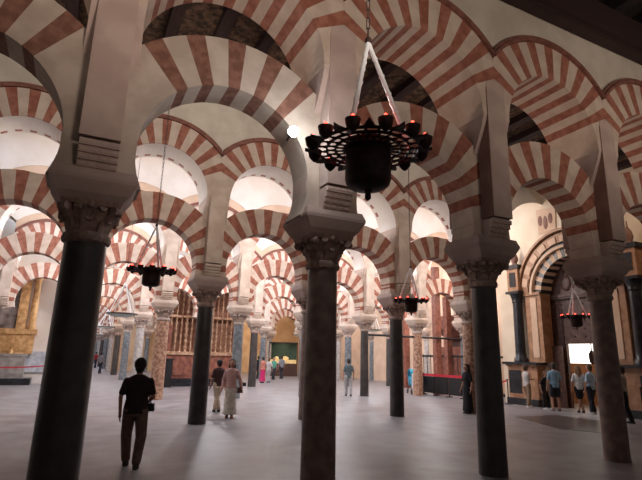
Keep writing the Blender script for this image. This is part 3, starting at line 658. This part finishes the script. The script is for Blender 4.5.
def person(label, x, y, h, face, top, bottom, hairc, legs=((.1, 0), (-.1, 0)), arms=None, dress=None, sleeves='short', shorts=False, hair='short', bag=None, shoes=None, vox=.02, bodyw=1, knees=(0, 0), lean=0, group=None, skirt=None, head_turn=0):
    """stands at (x, y), looks towards angle face; legs = (x, y) of each foot; arms = elbow and hand for each side, in units of height"""
    H = h*.915; t = thing('person', label, 'person', (x, y, 0), face-PI/2, group)
    f = lambda *q: tuple(c*H for c in q)
    hipz = .515
    hip = [f(-.052, 0, hipz), f(.052, 0, hipz)]
    feet = [f(-.055+legs[0][0], legs[0][1], .045), f(.055+legs[1][0], legs[1][1], .045)]
    kn = [((hip[i][0]+feet[i][0])*.5*(1.35 if vox < .012 else 1.05), (hip[i][1]+feet[i][1])/2+(0 if (dress or skirt) else .03+knees[i])*H, .285*H) for i in (0, 1)]
    if arms is None: arms = (((-.14, -.01, .62), (-.15, .04, .47)), ((.14, -.01, .62), (.15, .04, .47)))
    sh = [f(-.094*bodyw, lean*.8, .790), f(.094*bodyw, lean*.8, .790)]
    b = MB()
    loft(b, [f(0, 0, .48, .08, .06), f(0, 0, .53, .088*bodyw, .062), f(0, lean*.3, .62, .070*bodyw, .05), f(0, lean*.6, .72, .088*bodyw, .06), f(0, lean*.8, .80, .098*bodyw, .055), f(0, lean*.9, .835, .05, .04)])
    capsule(b, f(0, lean*.9, .82), .034*H, f(0, lean+.005, .885), .031*H)
    hc = f(0, lean+.012, .93)
    b.ball(hc, .062*H, 16, 10, (.84, .98, 1.1)); b.ball(f(0, lean+.035, .895), .035*H, 10, 6, (.9, 1, .9))
    b.ball(f(0, lean+.074, .925), .012*H, 8, 5, (.8, 1.1, 1.5))                    # nose
    for s_ in (-1, 1): b.ball(f(s_*.05, lean+.008, .925), .014*H, 8, 5, (.5, .8, 1.4))  # ears
    for i in (0, 1):
        capsule(b, hip[i], .052*H, kn[i], .034*H); capsule(b, kn[i], .033*H, feet[i], .021*H)
        capsule(b, feet[i], .022*H, (feet[i][0]*1.05, feet[i][1]+.07*H, .018*H), .016*H)
        e, w_ = f(*arms[i][0]), f(*arms[i][1])
        capsule(b, sh[i], .027*H, e, .021*H); capsule(b, e, .021*H, w_, .014*H)
        d = (Vector(w_)-Vector(e)).normalized(); side = Vector((0, 1, 0)); side = (side-d*side.dot(d)).normalized()
        pc = Vector(w_)+d*.025*H; capsule(b, w_, .014*H, tuple(pc), .017*H)
        for k in range(4):
            r0 = pc+d*.01*H+side*(k-1.5)*.009*H; L = (.036, .042, .040, .030)[k]*H
            mid = r0+d*L*.55; tip = mid+(d+Vector((-.5 if i else .5, 0, 0))).normalized()*L*.5
            capsule(b, tuple(r0), .006*H, tuple(mid), .0055*H, 6); capsule(b, tuple(mid), .0055*H, tuple(tip), .005*H, 6)
        capsule(b, tuple(pc-d*.008*H+side*.012*H), .007*H, tuple(pc+d*.02*H+side*.032*H), .0055*H, 6)
    rem(b, 'body', skin, t, vox*.7)
    # face details
    b = MB()
    for s_ in (-1, 1): b.ball(f(s_*.02, lean+.068, .935), .006*H, 6, 4)
    b.build('eyes', blackp, t); b = MB(); b.ball(f(0, lean+.067, .897), .012*H, 8, 4, (1.2, .5, .35)); b.build('mouth', mat('lips', (.35, .1, .08), None, 5, .6), t)
    # top
    tp = mat('cloth '+str(top), top, [c*.75 for c in top], 14, .9); bt = mat('cloth '+str(bottom), bottom, [c*.75 for c in bottom], 14, .9)
    b = MB()
    loft(b, [f(0, 0, .485, .100*bodyw, .078), f(0, 0, .53, .100*bodyw, .076), f(0, lean*.3, .62, .088*bodyw, .066), f(0, lean*.6, .72, .102*bodyw, .074), f(0, lean*.8, .79, .112*bodyw, .066), f(0, lean*.85, .822, .085, .052), f(0, lean*.9, .845, .045, .042)])
    for i in (0, 1):
        e, w_ = Vector(f(*arms[i][0])), Vector(f(*arms[i][1])); s0 = Vector(sh[i])
        if sleeves == 'none': continue
        if sleeves == 'short': capsule(b, tuple(s0-Vector((0, 0, .006*H))), .034*H, tuple(s0.lerp(e, .75)), .033*H)
        else: capsule(b, tuple(s0), .034*H, tuple(e), .030*H); capsule(b, tuple(e), .030*H, tuple(e.lerp(w_, .92)), .023*H)
    rem(b, 'shirt' if not dress else 'bodice', tp, t, vox)
    b = MB()
    if dress or skirt:
        zb = dress or skirt; loft(b, [f(0, 0, zb, .125, .105), f(0, 0, (zb+.5)/2, .105, .085), f(0, 0, .50, .102*bodyw, .078), f(0, lean*.2, .60, .080*bodyw, .062)], 20)
        rem(b, 'skirt', bt, t, vox)
    else:
        loft(b, [f(0, 0, .46, .09, .07), f(0, 0, .50, .099*bodyw, .075), f(0, 0, .57, .090*bodyw, .068), f(0, 0, .58, .085*bodyw, .064)])
        for i in (0, 1):
            if shorts: capsule(b, hip[i], .062*H, tuple(Vector(hip[i]).lerp(Vector(kn[i]), .8)), .055*H)
            else:
                capsule(b, hip[i], .066*H, kn[i], .052*H); fe = Vector(kn[i]).lerp(Vector(feet[i]), .93); capsule(b, kn[i], .052*H, tuple(fe), .042*H)
        rem(b, 'shorts' if shorts else 'trousers', bt, t, vox)
    sc = shoes or (.03, .025, .025); sm = mat('shoe '+str(sc), sc, None, 5, .6)
    for i in (0, 1):
        b = MB(); fx, fy, _ = feet[i]; loft(b, [(fx, fy+.028*H, .001, .030*H, .078*H), (fx, fy+.028*H, .018*H, .031*H, .079*H), (fx, fy+.015*H, .035*H, .026*H, .055*H), (fx, fy, .055*H, .024*H, .03*H)], 14); b.build('shoe', sm, t, True)
    hm = mat('hair '+str(hairc), hairc, None, 20, .7); b = MB()
    b.ball(f(0, lean+.002, .945), .066*H, 16, 10, (.90, 1.0, .98))
    b.ball(f(0, lean-.018, .92), .058*H, 14, 8, (.84, .8, 1.1))
    if hair == 'long':
        for s_ in (-1, 1): capsule(b, f(s_*.035, lean-.02, .93), .03*H, f(s_*.045, lean-.03, .79), .026*H)
        capsule(b, f(0, lean-.035, .92), .04*H, f(0, lean-.045, .77), .035*H)
    # keep the face clear
    vs_ = b.v; b.v = [(x_, min(y_, (lean+.02)*H+(z_-.93*H)*.6) if z_ < .985*H and y_ > 0 else y_, z_) for x_, y_, z_ in vs_]
    rem(b, 'hair', hm, t, vox*.7)
    if bag:
        bp, bs, bc = bag; b = MB(); b.frustum(f(*bs[:2]), f(bs[0]*.9, bs[1]*.8), 0, bs[2]*H); b.tube((0, 0, bs[2]*H), (-(bp[0])*H*.6, 0, (.82-bp[2])*H), .006*H, n=6)
        o = b.build('bag', mat('bag '+str(bc), bc, None, 6, .7), t); o.location = f(*bp)
    return t
A0 = math.atan2(hor.y, hor.x)   # direction away from the camera
person('man in black shirt and dark trousers walking away at the left', 0.98, 8.10, 1.70, A0+.25, (.034, .017, .016), (.17, .105, .085), (.012, .008, .007), legs=((.0, .11), (.0, -.06)), knees=(.01, .0),
       arms=(((-.145, -.04, .64), (-.14, .0, .48)), ((.15, -.03, .64), (.09, .11, .57))), vox=.009, bodyw=1.16, bag=((.13, .06, .50), (.035, .05, .07), (.01, .01, .012)))
person('woman in pink top and long cream trousers walking towards the viewer, left of centre', 3.97, 13.27, 1.66, A0+PI+.1, (.68, .40, .36), (.78, .70, .60), (.05, .028, .018), legs=((.01, .03), (-.01, -.02)), sleeves='long', hair='long', shoes=(.25, .10, .05), vox=.014, skirt=.06,
       arms=(((-.16, -.02, .64), (-.19, .03, .5)), ((.14, -.02, .64), (.15, .04, .5))), bag=((-.16, .02, .42), (.05, .025, .1), (.14, .06, .04)))
person('person in dark top and cream trousers standing behind the woman in pink', 4.02, 14.75, 1.62, A0+.5, (.05, .022, .02), (.60, .48, .36), (.02, .012, .01), shoes=(.01, .01, .01), vox=.016)
person('man in grey shirt and pale trousers walking away right of the central column', 11.0, 19.2, 1.72, A0+.1, (.10, .13, .14), (.40, .38, .38), (.025, .015, .012), legs=((0, .08), (-.0, -.08)), vox=.016, shoes=(.02, .02, .02))
person('woman in bright pink long dress far down the middle', 10.52, 28.8, 1.68, A0+.6, (.75, .30, .22), (.62, .03, .16), (.05, .03, .02), dress=.06, sleeves='none', vox=.025)
person('person in white walking beside the woman in pink dress', 11.1, 29.3, 1.62, A0, (.7, .68, .68), (.6, .58, .6), (.2, .12, .06), vox=.025)
person('person in green shirt and dark trousers in the far middle', 12.54, 32.2, 1.65, A0+PI, (.10, .32, .24), (.03, .03, .04), (.02, .015, .012), vox=.025)
person('person in grey shirt beside the lit display case', 13.7, 33.6, 1.78, A0+.3, (.28, .28, .32), (.04, .04, .05), (.03, .02, .02), vox=.025)
person('person in black far behind the woman in pink dress', 11.9, 33.5, 1.7, A0, (.02, .02, .025), (.02, .02, .025), (.02, .015, .012), vox=.025)
person('woman in long black dress beside the black column right of the big lamp', 11.47, 12.4, 1.66, A0+2.0, (.012, .010, .012), (.012, .010, .012), (.02, .012, .01), dress=.05, hair='long', vox=.016)
person('person in white top and brown trousers looking at a phone left of the portal', 15.35, 13.45, 1.66, A0-1.2, (.55, .52, .50), (.26, .17, .11), (.06, .03, .02), legs=((-.03, .12), (.03, -.08)), shoes=(.75, .75, .75), vox=.016, sleeves='none',
       arms=(((-.13, .02, .66), (-.06, .16, .66)), ((.13, .02, .66), (.05, .16, .66))))
person('crouching looking person in black with white shoes between two standing visitors', 15.45, 12.80, 1.45, A0-2.6, (.02, .015, .015), (.02, .015, .015), (.10, .05, .03), legs=((0, .1), (0, .02)), shoes=(.75, .75, .75), vox=.016, lean=.08)
person('man in light blue shirt and dark shorts facing the portal door', 15.2, 12.12, 1.78, A0-.1, (.20, .32, .42), (.02, .02, .03), (.03, .02, .015), legs=((-.01, .0), (.02, .03)), shorts=True, shoes=(.12, .08, .06), vox=.014)
person('person in white shirt and black shorts at the lit wicket door', 15.7, 11.55, 1.7, A0-.2, (.62, .60, .58), (.015, .015, .02), (.20, .11, .05), shorts=True, shoes=(.08, .04, .03), hair='long', vox=.016)
person('person in pale blue top and dark trousers beside the rightmost near column', 15.75, 11.15, 1.74, A0+.4, (.35, .48, .62), (.02, .02, .03), (.10, .055, .03), vox=.016, shoes=(.5, .5, .5))
person('person in pale top and dark trousers behind the rightmost near column', 14.4, 9.2, 1.72, A0+.9, (.40, .33, .28), (.02, .016, .016), (.03, .02, .015), legs=((0, .1), (0, -.08)), shoes=(.03, .02, .02), vox=.016)
rnd = random.Random(3)
for i, (px, n_) in enumerate(((.6, 44), (1.4, 50), (2.1, 41), (.3, 57), (1.0, 63), (1.9, 66), (2.3, 54))):
    person('tiny distant visitor in %s clothes in the left corridor' % ['dark', 'maroon', 'grey', 'navy', 'brown', 'white', 'red'][i], px, n_, 1.68, A0, [(.03, .03, .04), (.2, .03, .04), (.2, .2, .22), (.02, .03, .1), (.15, .08, .05), (.6, .6, .6), (.4, .04, .04)][i], (.03, .03, .05), (.02, .015, .01), vox=.04)
